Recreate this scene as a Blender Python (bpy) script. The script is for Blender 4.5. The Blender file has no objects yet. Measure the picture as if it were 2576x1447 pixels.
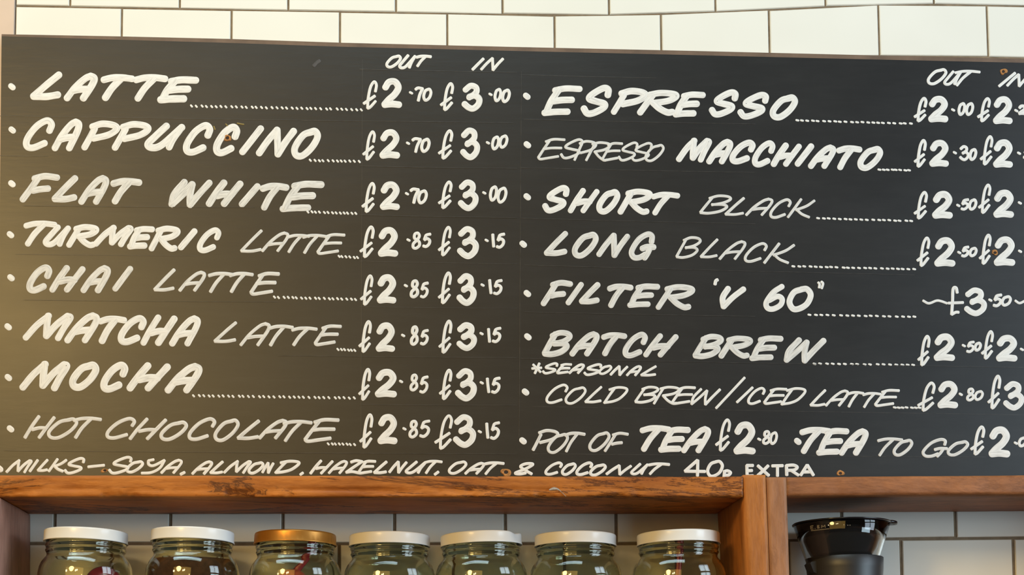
import bpy, bmesh, math, random
from mathutils import Vector, noise

C = bpy.context.scene.collection
R = math.radians
random.seed(7)

# ------------------------------------------------------------------ camera, world, lights, exposure
F, CX, CY = 3600.0, 1000.0, 1530.0            # focal length and principal point for a 2576x1447 frame
CAMZ, PITCH = 1.5, R(4.47)
cam = bpy.data.cameras.new('camera')
cam.sensor_fit = 'HORIZONTAL'; cam.sensor_width = 36.0
cam.lens = 36.0 * F / 2576.0
cam.shift_x = (1288.0 - CX) / 2576.0
cam.shift_y = (CY - 723.5) / 2576.0
cam.clip_start = 0.05
co = bpy.data.objects.new('camera', cam); C.objects.link(co)
co.location = (0, 0, CAMZ); co.rotation_euler = (R(90) + PITCH, 0, 0)
bpy.context.scene.camera = co

vs = bpy.context.scene.view_settings
vs.view_transform = 'Standard'; vs.look = 'None'; vs.exposure = 0.0; vs.gamma = 1.0
try: vs.use_curve_mapping = False
except Exception: pass

w = bpy.data.worlds.new('cafe_air'); bpy.context.scene.world = w; w.use_nodes = True
bg = w.node_tree.nodes['Background']
bg.inputs[0].default_value = (1.0, 0.93, 0.80, 1); bg.inputs[1].default_value = 0.07

def area(name, loc, tgt, sx, sy, power, col, shape='RECTANGLE'):
    l = bpy.data.lights.new(name, 'AREA'); l.shape = shape; l.size = sx; l.size_y = sy
    l.energy = power; l.color = col
    o = bpy.data.objects.new(name, l); C.objects.link(o); o.location = loc
    o.rotation_euler = (Vector(tgt) - Vector(loc)).to_track_quat('-Z', 'Y').to_euler()
    return o
def bulb(name, loc, power, col, rad=0.075):
    l = bpy.data.lights.new(name, 'POINT'); l.energy = power; l.color = col; l.shadow_soft_size = rad
    o = bpy.data.objects.new(name, l); C.objects.link(o); o.location = loc
    return o
WARM = (1.0, 0.80, 0.46)
# an added cool overhead fill near the wall, the cafe's amber-lit depth behind the viewer, pendant bulbs, and a window to the right
area('overhead_fill_light', (-0.45, 0.98, 3.65), (-0.2, 1.95, 2.1), 2.2, 0.4, 24, (0.66, 0.90, 1.0))
area('left_lamp_light', (-1.4, -0.5, 2.8), (0.0, 1.95, 2.1), 0.55, 0.55, 31, (1.0, 0.66, 0.23), 'ELLIPSE')
area('amber_room_light', (-1.4, -1.8, 2.75), (-0.2, 1.95, 2.1), 3.0, 1.7, 35, (1.0, 0.60, 0.14))
area('under_shelf_fill_light', (5.0, -2.3, 1.65), (0.0, 1.95, 1.9), 2.6, 1.4, 118, (0.66, 0.88, 1.0))  # added cool fill, low from the right, to lift the tiles under the shelves
WIN = Vector((2.75, 0.45, 2.6)); AIM = Vector((0.9, 1.95, 2.1))
wd = (AIM - WIN).normalized(); wr = wd.cross(Vector((0, 0, 1))).normalized(); wu = wr.cross(wd)
for i in (-1, 1):
    for j in (-1, 1):
        p = WIN + wr * (0.36 * i) + wu * (0.46 * j)
        area('window_pane_light', p, p + wd, 0.62, 0.82, 11, (0.70, 0.85, 1.0))
for p, e in (((-1.05, -1.1, 2.75), 8), ((-0.86, -1.15, 2.8), 8), ((-2.0, -0.4, 2.6), 8),
             ((-0.2, -2.2, 2.7), 4), ((0.45, -2.6, 2.6), 3), ((0.9, -2.4, 2.62), 3)):
    bulb('pendant_bulb_light', p, e, WARM)

# ------------------------------------------------------------------ picture frame to place: rays onto planes that stand parallel to the wall
cp, sp = math.cos(PITCH), math.sin(PITCH)
def P(px, py, Y):
    u = (px - CX) / F; v = (CY - py) / F
    dy = cp - v * sp; dz = sp + v * cp
    t = Y / dy
    return Vector((t * u, Y, CAMZ + t * dz))
YW = 1.95        # tile faces
YB = 1.915       # face of the menu board
YF = 1.794       # front of the crates

# ------------------------------------------------------------------ helpers
def tag(o, label=None, cat=None, group=None, kind=None):
    if label: o['label'] = label
    if cat: o['category'] = cat
    if group: o['group'] = group
    if kind: o['kind'] = kind
    return o
def empty(name, loc):
    o = bpy.data.objects.new(name, None); C.objects.link(o); o.location = loc
    o.empty_display_size = 0.05
    return o
def wpos(o):
    v = Vector(o.location)
    while o.parent: o = o.parent; v += Vector(o.location)
    return v
def obj(name, bm, mats, parent=None, smooth=False, label=None):
    """links a bmesh laid out in place as one object; under a parent its vertices become local"""
    me = bpy.data.meshes.new(name)
    if parent:
        off = wpos(parent)
        bmesh.ops.translate(bm, verts=bm.verts, vec=-off)
    bm.normal_update()
    bm.to_mesh(me); bm.free()
    for m in (mats if isinstance(mats, (list, tuple)) else [mats]): me.materials.append(m)
    if smooth:
        for p in me.polygons: p.use_smooth = True
    o = bpy.data.objects.new(name, me); C.objects.link(o)
    if parent: o.parent = parent
    if label: o['label'] = label
    return o
def hexa(bm, pts, mi=0):
    vs_ = [bm.verts.new(p) for p in pts]
    for f in ((0, 1, 2, 3), (7, 6, 5, 4), (0, 4, 5, 1), (1, 5, 6, 2), (2, 6, 7, 3), (3, 7, 4, 0)):
        fa = bm.faces.new([vs_[i] for i in f]); fa.material_index = mi
    return vs_
def box(bm, x0, x1, y0, y1, z0, z1, mi=0):
    return hexa(bm, [(x0, y0, z0), (x1, y0, z0), (x1, y0, z1), (x0, y0, z1),
                     (x0, y1, z0), (x1, y1, z0), (x1, y1, z1), (x0, y1, z1)], mi)
def lathe(bm, prof, cx, cy, cz, n=64, closed=False, mi=0):
    rings = []
    for r, z in prof:
        if r < 1e-6: rings.append([bm.verts.new((cx, cy, cz + z))])
        else: rings.append([bm.verts.new((cx + r * math.cos(2 * math.pi * k / n), cy + r * math.sin(2 * math.pi * k / n), cz + z)) for k in range(n)])
    pairs = list(zip(rings, rings[1:])) + ([(rings[-1], rings[0])] if closed else [])
    for a, b in pairs:
        for k in range(n):
            k2 = (k + 1) % n
            if len(a) == 1 and len(b) == 1: continue
            if len(a) == 1: f = bm.faces.new((a[0], b[k], b[k2]))
            elif len(b) == 1: f = bm.faces.new((a[k], b[0], a[k2]))
            else: f = bm.faces.new((a[k], b[k], b[k2], a[k2]))
            f.material_index = mi
    bmesh.ops.recalc_face_normals(bm, faces=bm.faces)

# ------------------------------------------------------------------ materials
def mat(name):
    m = bpy.data.materials.new(name); m.use_nodes = True
    nt = m.node_tree
    return m, nt, nt.nodes['Principled BSDF']
def N(nt, typ, **kw):
    n = nt.nodes.new(typ)
    for k, v in kw.items(): setattr(n, k, v)
    return n
def ramp(nt, fac, stops):
    r = N(nt, 'ShaderNodeValToRGB'); cr = r.color_ramp
    while len(cr.elements) < len(stops): cr.elements.new(0.5)
    for e, (p, c) in zip(cr.elements, stops):
        e.position = p; e.color = tuple(c) + (1,) if len(c) == 3 else c
    nt.links.new(fac, r.inputs[0])
    return r.outputs[0]
def noise_tex(nt, scale, detail=4, rough=0.6, stretch=(1, 1, 1), coord='Object', dist=0.0):
    tc = N(nt, 'ShaderNodeTexCoord'); mp = N(nt, 'ShaderNodeMapping'); mp.inputs['Scale'].default_value = stretch
    nt.links.new(tc.outputs[coord], mp.inputs[0])
    t = N(nt, 'ShaderNodeTexNoise'); t.inputs['Scale'].default_value = scale; t.inputs['Detail'].default_value = detail
    t.inputs['Roughness'].default_value = rough; t.inputs['Distortion'].default_value = dist
    nt.links.new(mp.outputs[0], t.inputs[0])
    return t.outputs[0]
def mixc(nt, fac, a, b, mode='MIX'):
    m = N(nt, 'ShaderNodeMix', data_type='RGBA', blend_type=mode)
    for s, v in ((0, fac), (6, a), (7, b)):
        if hasattr(v, 'node'): nt.links.new(v, m.inputs[s])
        else: m.inputs[s].default_value = v if s == 0 else tuple(v) + (1,)
    return m.outputs[2]
def bump(nt, b, h, strength, dist):
    n = N(nt, 'ShaderNodeBump'); n.inputs['Strength'].default_value = strength; n.inputs['Distance'].default_value = dist
    nt.links.new(h, n.inputs['Height']); nt.links.new(n.outputs[0], b.inputs['Normal'])
def simple(name, col, rough=0.5, metal=0.0, var=0.08, scale=30, spec=0.5):
    m, nt, b = mat(name)
    c = ramp(nt, noise_tex(nt, scale), [(0.3, [x * (1 - var) for x in col]), (0.7, [min(1, x * (1 + var)) for x in col])])
    nt.links.new(c, b.inputs['Base Color'])
    b.inputs['Roughness'].default_value = rough; b.inputs['Metallic'].default_value = metal
    b.inputs['Specular IOR Level'].default_value = spec
    return m

def mat_tile():
    m, nt, b = mat('glazed_tile')
    c = ramp(nt, noise_tex(nt, 6, 2), [(0.3, (0.80, 0.80, 0.755)), (0.7, (0.84, 0.84, 0.80))])
    nt.links.new(c, b.inputs['Base Color']); b.inputs['Roughness'].default_value = 0.16
    bump(nt, b, noise_tex(nt, 14, 2), 0.10, 0.002)
    return m
def mat_board():
    m, nt, b = mat('blackboard_paint')
    smear = ramp(nt, noise_tex(nt, 5, 5, 0.65, (0.6, 1, 1.6)), [(0.35, (0.0085, 0.0085, 0.0092)), (0.75, (0.0135, 0.0135, 0.0142))])
    fine = ramp(nt, noise_tex(nt, 90, 4, 0.7, (0.15, 1, 1)), [(0.45, (0.0, 0.0, 0.0)), (0.9, (0.007, 0.007, 0.007))])
    nt.links.new(mixc(nt, 1.0, smear, fine, 'ADD'), b.inputs['Base Color'])
    rr = ramp(nt, noise_tex(nt, 7, 4, 0.6, (0.5, 1, 1)), [(0.3, (0.38,) * 3), (0.7, (0.43,) * 3)])
    nt.links.new(rr, b.inputs['Roughness']); b.inputs['Specular IOR Level'].default_value = 0.55
    bump(nt, b, noise_tex(nt, 160, 3, 0.6, (0.2, 1, 1)), 0.12, 0.001)
    return m
def mat_paint(name='white_brush_paint', k=1.0):
    m, nt, b = mat(name)
    uv = N(nt, 'ShaderNodeUVMap'); uv.uv_map = 'stroke'
    mp = N(nt, 'ShaderNodeMapping'); mp.inputs['Scale'].default_value = (0.022, 1.6, 1)
    nt.links.new(uv.outputs[0], mp.inputs[0])
    t = N(nt, 'ShaderNodeTexNoise'); t.inputs['Scale'].default_value = 1.6; t.inputs['Detail'].default_value = 4
    nt.links.new(mp.outputs[0], t.inputs[0])
    c = ramp(nt, t.outputs[0], [(0.25, (0.55 * k * k,) * 3), (0.5, (0.77 * k,) * 3), (0.8, (0.86 * k ** 0.5,) * 3)])
    nt.links.new(c, b.inputs['Base Color']); b.inputs['Roughness'].default_value = 0.55
    return m
def mat_wood(name, dark, mid, light, stretch, seed=0.0, crack=0.5):
    m, nt, b = mat(name)
    g1 = noise_tex(nt, 9, 6, 0.65, stretch, dist=0.8)
    base = ramp(nt, g1, [(0.25, dark), (0.48, mid), (0.78, light)])
    g2 = noise_tex(nt, 34, 5, 0.7, tuple(s * 1.0 for s in stretch))
    base = mixc(nt, 0.55, base, ramp(nt, g2, [(0.35, [x * 0.55 for x in mid]), (0.65, [min(1, x * 1.15) for x in light])]))
    blot = ramp(nt, noise_tex(nt, 14, 5, 0.65, tuple(0.6 * q for q in stretch)), [(0.52, (1, 1, 1)), (0.72, (0.50, 0.45, 0.42))])
    base = mixc(nt, 0.8, base, blot, 'MULTIPLY')
    ck = ramp(nt, noise_tex(nt, 6.5, 8, 0.75, stretch, dist=1.6), [(0.478, (1, 1, 1)), (0.500, (0.10, 0.06, 0.03)), (0.512, (0.10, 0.06, 0.03)), (0.535, (1, 1, 1))])
    base = mixc(nt, crack, base, ck, 'MULTIPLY')
    nt.links.new(base, b.inputs['Base Color'])
    b.inputs['Roughness'].default_value = 0.55; b.inputs['Specular IOR Level'].default_value = 0.35
    bump(nt, b, g2, 0.5, 0.003)
    return m
def mat_glass(name, col, rough=0.0):
    m, nt, b = mat(name)
    b.inputs['Base Color'].default_value = tuple(col) + (1,)
    b.inputs['Transmission Weight'].default_value = 1.0; b.inputs['IOR'].default_value = 1.5
    b.inputs['Roughness'].default_value = rough
    return m
M_tile = mat_tile(); M_board = mat_board(); M_paint = mat_paint(); M_thin = mat_paint('thin_grey_white_paint', 0.87)
M_grout = simple('grout', (0.21, 0.160, 0.108), 0.9, var=0.25, scale=60)
M_plaster = simple('pink_plaster', (0.66, 0.52, 0.43), 0.8, var=0.07, scale=12)
M_batten = simple('bare_brown_board_edge', (0.15, 0.098, 0.068), 0.7, var=0.25, scale=25)
M_woodx = mat_wood('reclaimed_orange_wood', (0.15, 0.038, 0.006), (0.41, 0.116, 0.015), (0.60, 0.215, 0.036), (0.28, 1, 1.6), crack=0.75)
M_woodz = mat_wood('reclaimed_orange_wood_upright', (0.32, 0.10, 0.018), (0.48, 0.165, 0.034), (0.60, 0.23, 0.055), (1.3, 1, 0.25), crack=0.15)
M_woodx2 = mat_wood('weathered_brown_wood', (0.17, 0.060, 0.020), (0.32, 0.118, 0.042), (0.42, 0.170, 0.066), (0.4, 1, 1.3), crack=0.2)
M_woodz2 = mat_wood('weathered_brown_wood_upright', (0.22, 0.088, 0.038), (0.34, 0.142, 0.064), (0.43, 0.20, 0.092), (1.3, 1, 0.3), crack=0.15)
M_woodp = mat_wood('dull_plum_wood', (0.22, 0.095, 0.065), (0.36, 0.17, 0.12), (0.48, 0.25, 0.18), (1.3, 1, 0.25), crack=0.15)
M_glass = mat_glass('green_tinted_glass', (0.90, 0.93, 0.80))
M_clear = mat_glass('clear_glass', (0.97, 0.98, 0.97))
M_lid = simple('white_enamel_lid', (0.80, 0.78, 0.76), 0.22, var=0.02)
M_gold = simple('brass_lid', (0.52, 0.23, 0.040), 0.34, metal=0.6, var=0.1)
M_cocoa = simple('cocoa_powder', (0.085, 0.036, 0.016), 0.95, var=0.3, scale=120, spec=0.1)
M_red = simple('burgundy_plastic', (0.22, 0.012, 0.022), 0.25, var=0.1)
M_crim = simple('crimson_plastic', (0.34, 0.016, 0.030), 0.3, var=0.1)
M_orange = simple('red_orange_plastic', (0.52, 0.10, 0.05), 0.3, var=0.1)
M_black = simple('black_plastic', (0.010, 0.010, 0.013), 0.12, var=0.2)
M_rubber = simple('dark_rubber', (0.022, 0.021, 0.022), 0.42, var=0.2)
M_hole = simple('screw_rust', (0.030, 0.014, 0.008), 0.8)
M_chip = simple('raw_chipped_wood', (0.42, 0.19, 0.055), 0.8, var=0.4, scale=300)
M_smudge = simple('chalk_smudge', (0.075, 0.072, 0.075), 0.9, var=0.3, scale=200)
M_fleck = simple('yellow_fleck', (0.25, 0.19, 0.06), 0.8)
M_print = simple('pale_print', (0.42, 0.38, 0.32), 0.6)
M_flake = simple('white_paint_flake', (0.80, 0.78, 0.74), 0.6)

# ------------------------------------------------------------------ the setting: tiled wall and plaster beside it
def plin(pts, x):
    if x <= pts[0][0]: return pts[0][1]
    for (a, b), (c, d) in zip(pts, pts[1:]):
        if x <= c: return b + (d - b) * (x - a) / (c - a)
    return pts[-1][1]
def wl(pts): return [(P(x, y, YW).x, P(x, y, YW).z) for x, y in pts]
TOP = wl([(37, 14), (450, 22), (860, 29), (1264, 36), (1395, 38), (1560, 38), (1720, 33), (1934, 24), (2210, 11), (2400, 11), (2576, 14), (3000, 24)])
SEC = wl([(37, 149), (860, 163), (1395, 171), (1720, 165), (1934, 150), (2100, 140), (2400, 141), (2576, 145), (3000, 156)])
BOT = wl([(37, 1368), (1650, 1368), (2000, 1359), (2576, 1353), (3000, 1350)])
PZ = 0.0752
def line_z(r, x):
    if r >= 10: return plin(TOP, x) + (r - 10) * PZ
    if r <= 0: return plin(BOT, x) + r * PZ
    b, s = plin(BOT, x), plin(SEC, x)
    if r == 9: return s
    k = r / 9.0
    return b + (s - b) * k
XL, XR = P(37, 80, YW).x, P(3050, 80, YW).x
def joints(pxs, py, n_more):
    xs = [P(p, py, YW).x for p in pxs]
    d = 0.1535
    while xs[-1] < XR: xs.append(xs[-1] + d)
    while xs[0] > XL + d * 0.98: xs.insert(0, xs[0] - d)
    return xs
ROWJ = {9: joints([306, 582, 855, 1125, 1395, 1663, 1935, 2211, 2484], 60, 1),
        10: joints([176, 452, 725, 996, 1264, 1532, 1800, 2077, 2350], 6, 1),
        0: joints([137, 428, 711, 992, 1271, 1550, 1832, 2118, 2404], 1330, 1),
        -1: joints([287, 570, 853, 1136, 1419, 1702, 1985, 2268, 2551], 1420, 1)}
bm = bmesh.new()
G2, BV, DEP = 0.0014, 0.0012, 0.0022
rng = random.Random(3)
for r in range(-12, 22):
    key = r if r in ROWJ else (9 if r % 2 else 0)
    xs = [XL] + [x for x in ROWJ[key] if x > XL + 0.01 and x < XR] + [XR]
    for a, b in zip(xs, xs[1:]):
        G2 = 0.0019 if r <= 1 else 0.0013
        a2, b2 = a + G2, b - G2
        if b2 - a2 < 0.006: continue
        j = [rng.uniform(-0.0005, 0.0005) for _ in range(4)]
        z0a, z0b = line_z(r, a2) + G2 + j[0], line_z(r, b2) + G2 + j[1]
        z1a, z1b = line_z(r + 1, a2) - G2 + j[2], line_z(r + 1, b2) - G2 + j[3]
        dy = [rng.uniform(-0.0004, 0.0004) for _ in range(4)]
        outer = [bm.verts.new(p) for p in ((a2, YW + DEP, z0a), (b2, YW + DEP, z0b), (b2, YW + DEP, z1b), (a2, YW + DEP, z1a))]
        mid = [bm.verts.new(p) for p in ((a2 + BV * .3, YW + DEP * .3, z0a + BV * .3), (b2 - BV * .3, YW + DEP * .3, z0b + BV * .3), (b2 - BV * .3, YW + DEP * .3, z1b - BV * .3), (a2 + BV * .3, YW + DEP * .3, z1a - BV * .3))]
        inner = [bm.verts.new(p) for p in ((a2 + BV, YW + dy[0], z0a + BV), (b2 - BV, YW + dy[1], z0b + BV), (b2 - BV, YW + dy[2], z1b - BV), (a2 + BV, YW + dy[3], z1a - BV))]
        bm.faces.new(inner)
        for A, B in ((outer, mid), (mid, inner)):
            for k in range(4): bm.faces.new((A[k], A[(k + 1) % 4], B[(k + 1) % 4], B[k]))
box(bm, XL, XR, YW + DEP - 0.0003, YW + 0.08, line_z(-12, 0) - 0.02, line_z(22, 0) + 0.02, 1)
tag(obj('wall_back', bm, [M_tile, M_grout]), kind='structure')
bm = bmesh.new()
box(bm, XL - 0.9, XL - 0.0005, YW - 0.004, YW + 0.08, line_z(-12, 0) - 0.02, line_z(22, 0) + 0.02)
bmesh.ops.subdivide_edges(bm, edges=bm.edges, cuts=6, use_grid_fill=True)
for v in bm.verts:
    if v.co.y < YW: v.co.y += 0.0025 * noise.noise(v.co * 9)
tag(obj('wall_left', bm, M_plaster), kind='structure')

# ------------------------------------------------------------------ crates
def rough_plank(bm, corners_front, corners_back, nx=120, amp=0.0012, chip=0.003, seed=0.0, axis=0, ns=6, groove=0.0):
    """a sawn plank whose section runs from its front face to its back face; corners: lower-start, lower-end, upper-end, upper-start"""
    f0, f1, f2, f3 = [Vector(p) for p in corners_front]; b0, b1, b2, b3 = [Vector(p) for p in corners_back]
    rings = []
    for i in range(nx + 1):
        k = i / nx
        fl, fu, bl, bu = f0.lerp(f1, k), f3.lerp(f2, k), b0.lerp(b1, k), b3.lerp(b2, k)
        if axis == 2: fl, fu, bl, bu = f0.lerp(f3, k), f1.lerp(f2, k), b0.lerp(b3, k), b1.lerp(b2, k)
        ring = []
        c = (fl + fu + bl + bu) / 4
        for A, B in ((fl, fu), (fu, bu), (bu, bl), (bl, fl)):
            for s in range(ns): ring.append((A.lerp(B, s / ns), s == 0))
        vsr = []
        for idx, (p, corner) in enumerate(ring):
            q = p.copy()
            n1 = noise.noise(Vector((p.x * 22 + seed, p.y * 22, p.z * 22)))
            n2 = noise.noise(Vector((p.x * 70 + seed, p.y * 70, p.z * 70)))
            d = (c - p); d.normalize()
            a = amp * (n1 + 0.5 * n2)
            if corner: a += amp * 0.9
            front = idx < ns * 0.45 or idx >= 4 * ns - 1
            if front and axis == 0:
                e = (1 - idx / (ns * 0.45)) if idx < ns else 0.6
                a += chip * e * max(0, noise.noise(Vector((p.x * 13 + seed, 3.1, idx * 0.12))) + 0.30 * n2 + 0.22 * noise.noise(Vector((p.x * 160 + seed, idx * 0.5, 7.0))))
            q += d * max(a, -0.0002)
            if groove and 2 <= idx <= 7:
                mid_i = 4.3 + 1.3 * noise.noise(Vector((p.x * 5 + seed, 9.0, 0)))
                q.y += groove * max(0, noise.noise(Vector((p.x * 7.5 + seed, 0.7, 4.0))) + 0.22 + 0.3 * n2) * max(0, 1 - abs(idx - mid_i) / 1.3)
            vsr.append(bm.verts.new(q))
        rings.append(vsr)
    n = len(rings[0])
    for A, B in zip(rings, rings[1:]):
        for k in range(n): bm.faces.new((A[k], A[(k + 1) % n], B[(k + 1) % n], B[k]))
    bm.faces.new(rings[0]); bm.faces.new(list(reversed(rings[-1])))
    bmesh.ops.recalc_face_normals(bm, faces=bm.faces)
YK = YW - 0.0015
def plank_x(px0, px1, top0, top1, bot0, bot1, **kw):
    f = [P(px0, bot0, YF), P(px1, bot1, YF), P(px1, top1, YF), P(px0, top0, YF)]
    b = [Vector((p.x, YK, p.z)) for p in f]
    bm = bmesh.new(); rough_plank(bm, f, b, **kw); return bm
def panel_z(xt0, xt1, ytop, xb0, xb1, ybot, zlow, seed):
    """an upright board: its front edge given at the top and at the foot of the frame, carried on down to zlow"""
    t0, t1, b0, b1 = P(xt0, ytop, YF), P(xt1, ytop, YF), P(xb0, ybot, YF), P(xb1, ybot, YF)
    def down(t, b): k = (t.z - zlow) / (t.z - b.z); return Vector((t.x + (b.x - t.x) * k, YF, zlow))
    f = [down(t0, b0), down(t1, b1), t1, t0]
    b = [Vector((p.x, YK, p.z)) for p in f]
    bm = bmesh.new(); rough_plank(bm, f, b, nx=60, amp=0.0008, chip=0, seed=seed, axis=2); return bm
ZTOP = P(900, 1197, YF).z
JAR_H = 0.172
ZLID = None
# height of the shelf the jars stand on, from the lids of the middle jars
ZL = P(980, 1337, 1.885 - 0.0535).z
ZSH = ZL - JAR_H
crate = empty('wooden_crate', (P(930, 1197, YF).x, 1.872, ZSH - 0.024))
tag(crate, 'orange reclaimed wood crate shelf under the menu board holding seven glass jars', 'crate')
obj('top_plank', plank_x(-160, 1869, 1195, 1199.5, 1250, 1250, seed=1.0, nx=420, chip=0.0090, ns=12, groove=0.0050), M_woodx, crate, True)
obj('side_panel', panel_z(1870, 1926, 1195, 1885, 1936, 1447, ZSH - 0.024, 5.0), M_woodz, crate, True)
pl = panel_z(-60, -2, 1252, -62, -3, 1447, ZSH - 0.024, 8.0)
obj('side_panel', pl, M_woodp, crate, True, 'dull plum-brown side panel')
xa, xb = P(-2, 1300, YF).x, P(1897, 1447, YF).x
bm = bmesh.new()
f = [Vector((xa, YF, ZSH - 0.024)), Vector((xb, YF, ZSH - 0.024)), Vector((xb, YF, ZSH)), Vector((xa, YF, ZSH))]
rough_plank(bm, f, [Vector((p.x, YK, p.z)) for p in f], amp=0.0005, chip=0.001, seed=2.0)
obj('bottom_plank', bm, M_woodx, crate, True)

crate2 = empty('wooden_crate', (P(2500, 1200, YF).x, 1.872, ZSH - 0.024))
tag(crate2, 'duller brown wood crate shelf under the board, holding the black coffee dripper', 'crate')
obj('side_panel', panel_z(1928.5, 1978, 1201, 1938, 1986, 1447, ZSH - 0.024, 11.0), M_woodz2, crate2, True)
obj('top_plank', plank_x(1979, 3020, 1200.5, 1193, 1247, 1240, seed=21.0, nx=140, chip=0.001, amp=0.0008), M_woodx2, crate2, True)
obj('side_panel', panel_z(3021, 3070, 1194, 3040, 3090, 1447, ZSH - 0.024, 13.0), M_woodz2, crate2, True)
xa, xb = P(1998, 1447, YF).x, P(3030, 1300, YF).x
bm = bmesh.new()
f = [Vector((xa, YF, ZSH - 0.024)), Vector((xb, YF, ZSH - 0.024)), Vector((xb, YF, ZSH)), Vector((xa, YF, ZSH))]
rough_plank(bm, f, [Vector((p.x, YK, p.z)) for p in f], amp=0.0005, chip=0.001, seed=31.0)
obj('bottom_plank', bm, M_woodx2, crate2, True)

# ------------------------------------------------------------------ the menu board
ZB = ZTOP + 0.0025
XB0 = P(3, 90, YB).x
board = empty('menu_board', (P(1300, 1190, YB).x, 1.925, ZB))
tag(board, 'long black menu board with white hand-painted coffee names and prices', 'menu board')
topl = [(4, 91), (300, 100), (580, 108), (860, 117.5), (1290, 128), (1720, 138), (2150, 148.5), (2576, 158), (2960, 168)]
def slab(line, xbot0, y0, y1):
    bm = bmesh.new()
    tp = [P(x, y, y0) for x, y in line]
    bl = Vector((P(xbot0, 1195, y0).x, y0, ZB)); br = Vector((tp[-1].x, y0, ZB))
    n = len(tp)
    vt = [bm.verts.new(p) for p in tp]
    vb = [bm.verts.new(bl.lerp(br, i / (n - 1))) for i in range(n)]
    vt2 = [bm.verts.new((p.x, y1, p.z)) for p in tp]
    vb2 = [bm.verts.new((v.co.x, y1, v.co.z)) for v in vb]
    for i in range(n - 1):
        bm.faces.new((vb[i], vb[i + 1], vt[i + 1], vt[i])); bm.faces.new((vt2[i], vt2[i + 1], vb2[i + 1], vb2[i]))
        bm.faces.new((vt[i], vt[i + 1], vt2[i + 1], vt2[i])); bm.faces.new((vb2[i], vb2[i + 1], vb[i + 1], vb[i]))
    bm.faces.new((vb[0], vt[0], vt2[0], vb2[0])); bm.faces.new((vt[-1], vb[-1], vb2[-1], vt2[-1]))
    bmesh.ops.recalc_face_normals(bm, faces=bm.faces)
    return bm
obj('panel', slab(topl, -7, YB, YB + 0.016), M_board, board)
backl = [(4, 86), (300, 91.5), (580, 98), (860, 107.5), (1290, 118), (1720, 127.5), (2150, 138), (2576, 148), (2960, 158)]
bk = [(x, y) for x, y in backl]
bm = slab(bk, -7, YB + 0.0161, YW - 0.0012)
obj('backing_board', bm, M_batten, board, label='bare brown backing board showing above the black panel')

# --- brush strokes
def catmull(pts, closed=False, seg=9):
    if len(pts) == 2: return [Vector(pts[0]).lerp(Vector(pts[1]), i / 4) for i in range(5)]
    p = [Vector(q) for q in pts]; out = []
    n = len(p)
    for i in range(n - 1):
        p0 = p[i - 1] if i > 0 else p[i] * 2 - p[i + 1]
        p3 = p[i + 2] if i + 2 < n else p[i + 1] * 2 - p[i]
        for s in range(seg):
            t = s / seg
            out.append(0.5 * ((2 * p[i]) + (p[i + 1] - p0) * t + (2 * p0 - 5 * p[i] + 4 * p[i + 1] - p3) * t * t + (3 * p[i] - p0 - 3 * p[i + 1] + p3) * t ** 3))
    out.append(p[-1]); return out
SRNG = random.Random(11)
class Ink:
    def __init__(s): s.bm = bmesh.new(); s.uv = s.bm.loops.layers.uv.new('stroke'); s.k = 0
    def stroke(s, pts, wd, cap=1.0, h=0.00028):
        c = catmull(pts); hw = wd / 2
        c2 = [c[0]]
        for q in c[1:]:
            if (q - c2[-1]).length > 0.6: c2.append(q)
        c = c2
        if len(c) < 2: c = [c[0], c[0] + Vector((0.7, 0.2))]
        st = []
        d0 = (c[0] - c[1]).normalized(); d1 = (c[-1] - c[-2]).normalized()
        for a in (80, 55, 28): st.append((c[0] + d0 * hw * cap * math.sin(R(a)), hw * math.cos(R(a)), -d0))
        for i, q in enumerate(c):
            t = (c[min(i + 1, len(c) - 1)] - c[max(i - 1, 0)]).normalized()
            st.append((q, hw, t))
        for a in (28, 55, 80): st.append((c[-1] + d1 * hw * cap * math.sin(R(a)), hw * math.cos(R(a)), d1))
        s.k += 1
        base = 0.00012 + 0.00004 * (s.k % 7)
        prof = ((-1, 0.0), (-0.72, 0.75), (0, 1.0), (0.72, 0.75), (1, 0.0))
        off = SRNG.uniform(0, 500); L = 0; rows = []; prev = None; amp = SRNG.uniform(0.02, 0.05)
        for q, hh, t in st:
            if prev is not None: L += (q - prev).length
            prev = q
            nrm = Vector((-t.y, t.x))
            wob = 1 + amp * noise.noise(Vector((L * 0.06 + off, 0.3, 0)))
            row = []
            for o, z in prof:
                e = q + nrm * (o * hh * wob)
                hgt = base + (h * z * min(1, hh / hw + 0.05))
                p = P(e.x, e.y, YB - hgt)
                row.append((s.bm.verts.new(p), (L + off, o + off)))
            rows.append(row)
        for A, B in zip(rows, rows[1:]):
            for i in range(4):
                q4 = (A[i], A[i + 1], B[i + 1], B[i])
                f = s.bm.faces.new([v[0] for v in q4]); f.smooth = True
                for lp, v in zip(f.loops, q4): lp[s.uv].uv = v[1]
    def done(s, name, parent, label=None, m=None):
        bmesh.ops.recalc_face_normals(s.bm, faces=s.bm.faces)
        for f in s.bm.faces:
            if f.normal.y > 0: f.normal_flip()
        return obj(name, s.bm, m or M_paint, parent, False, label)

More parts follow.
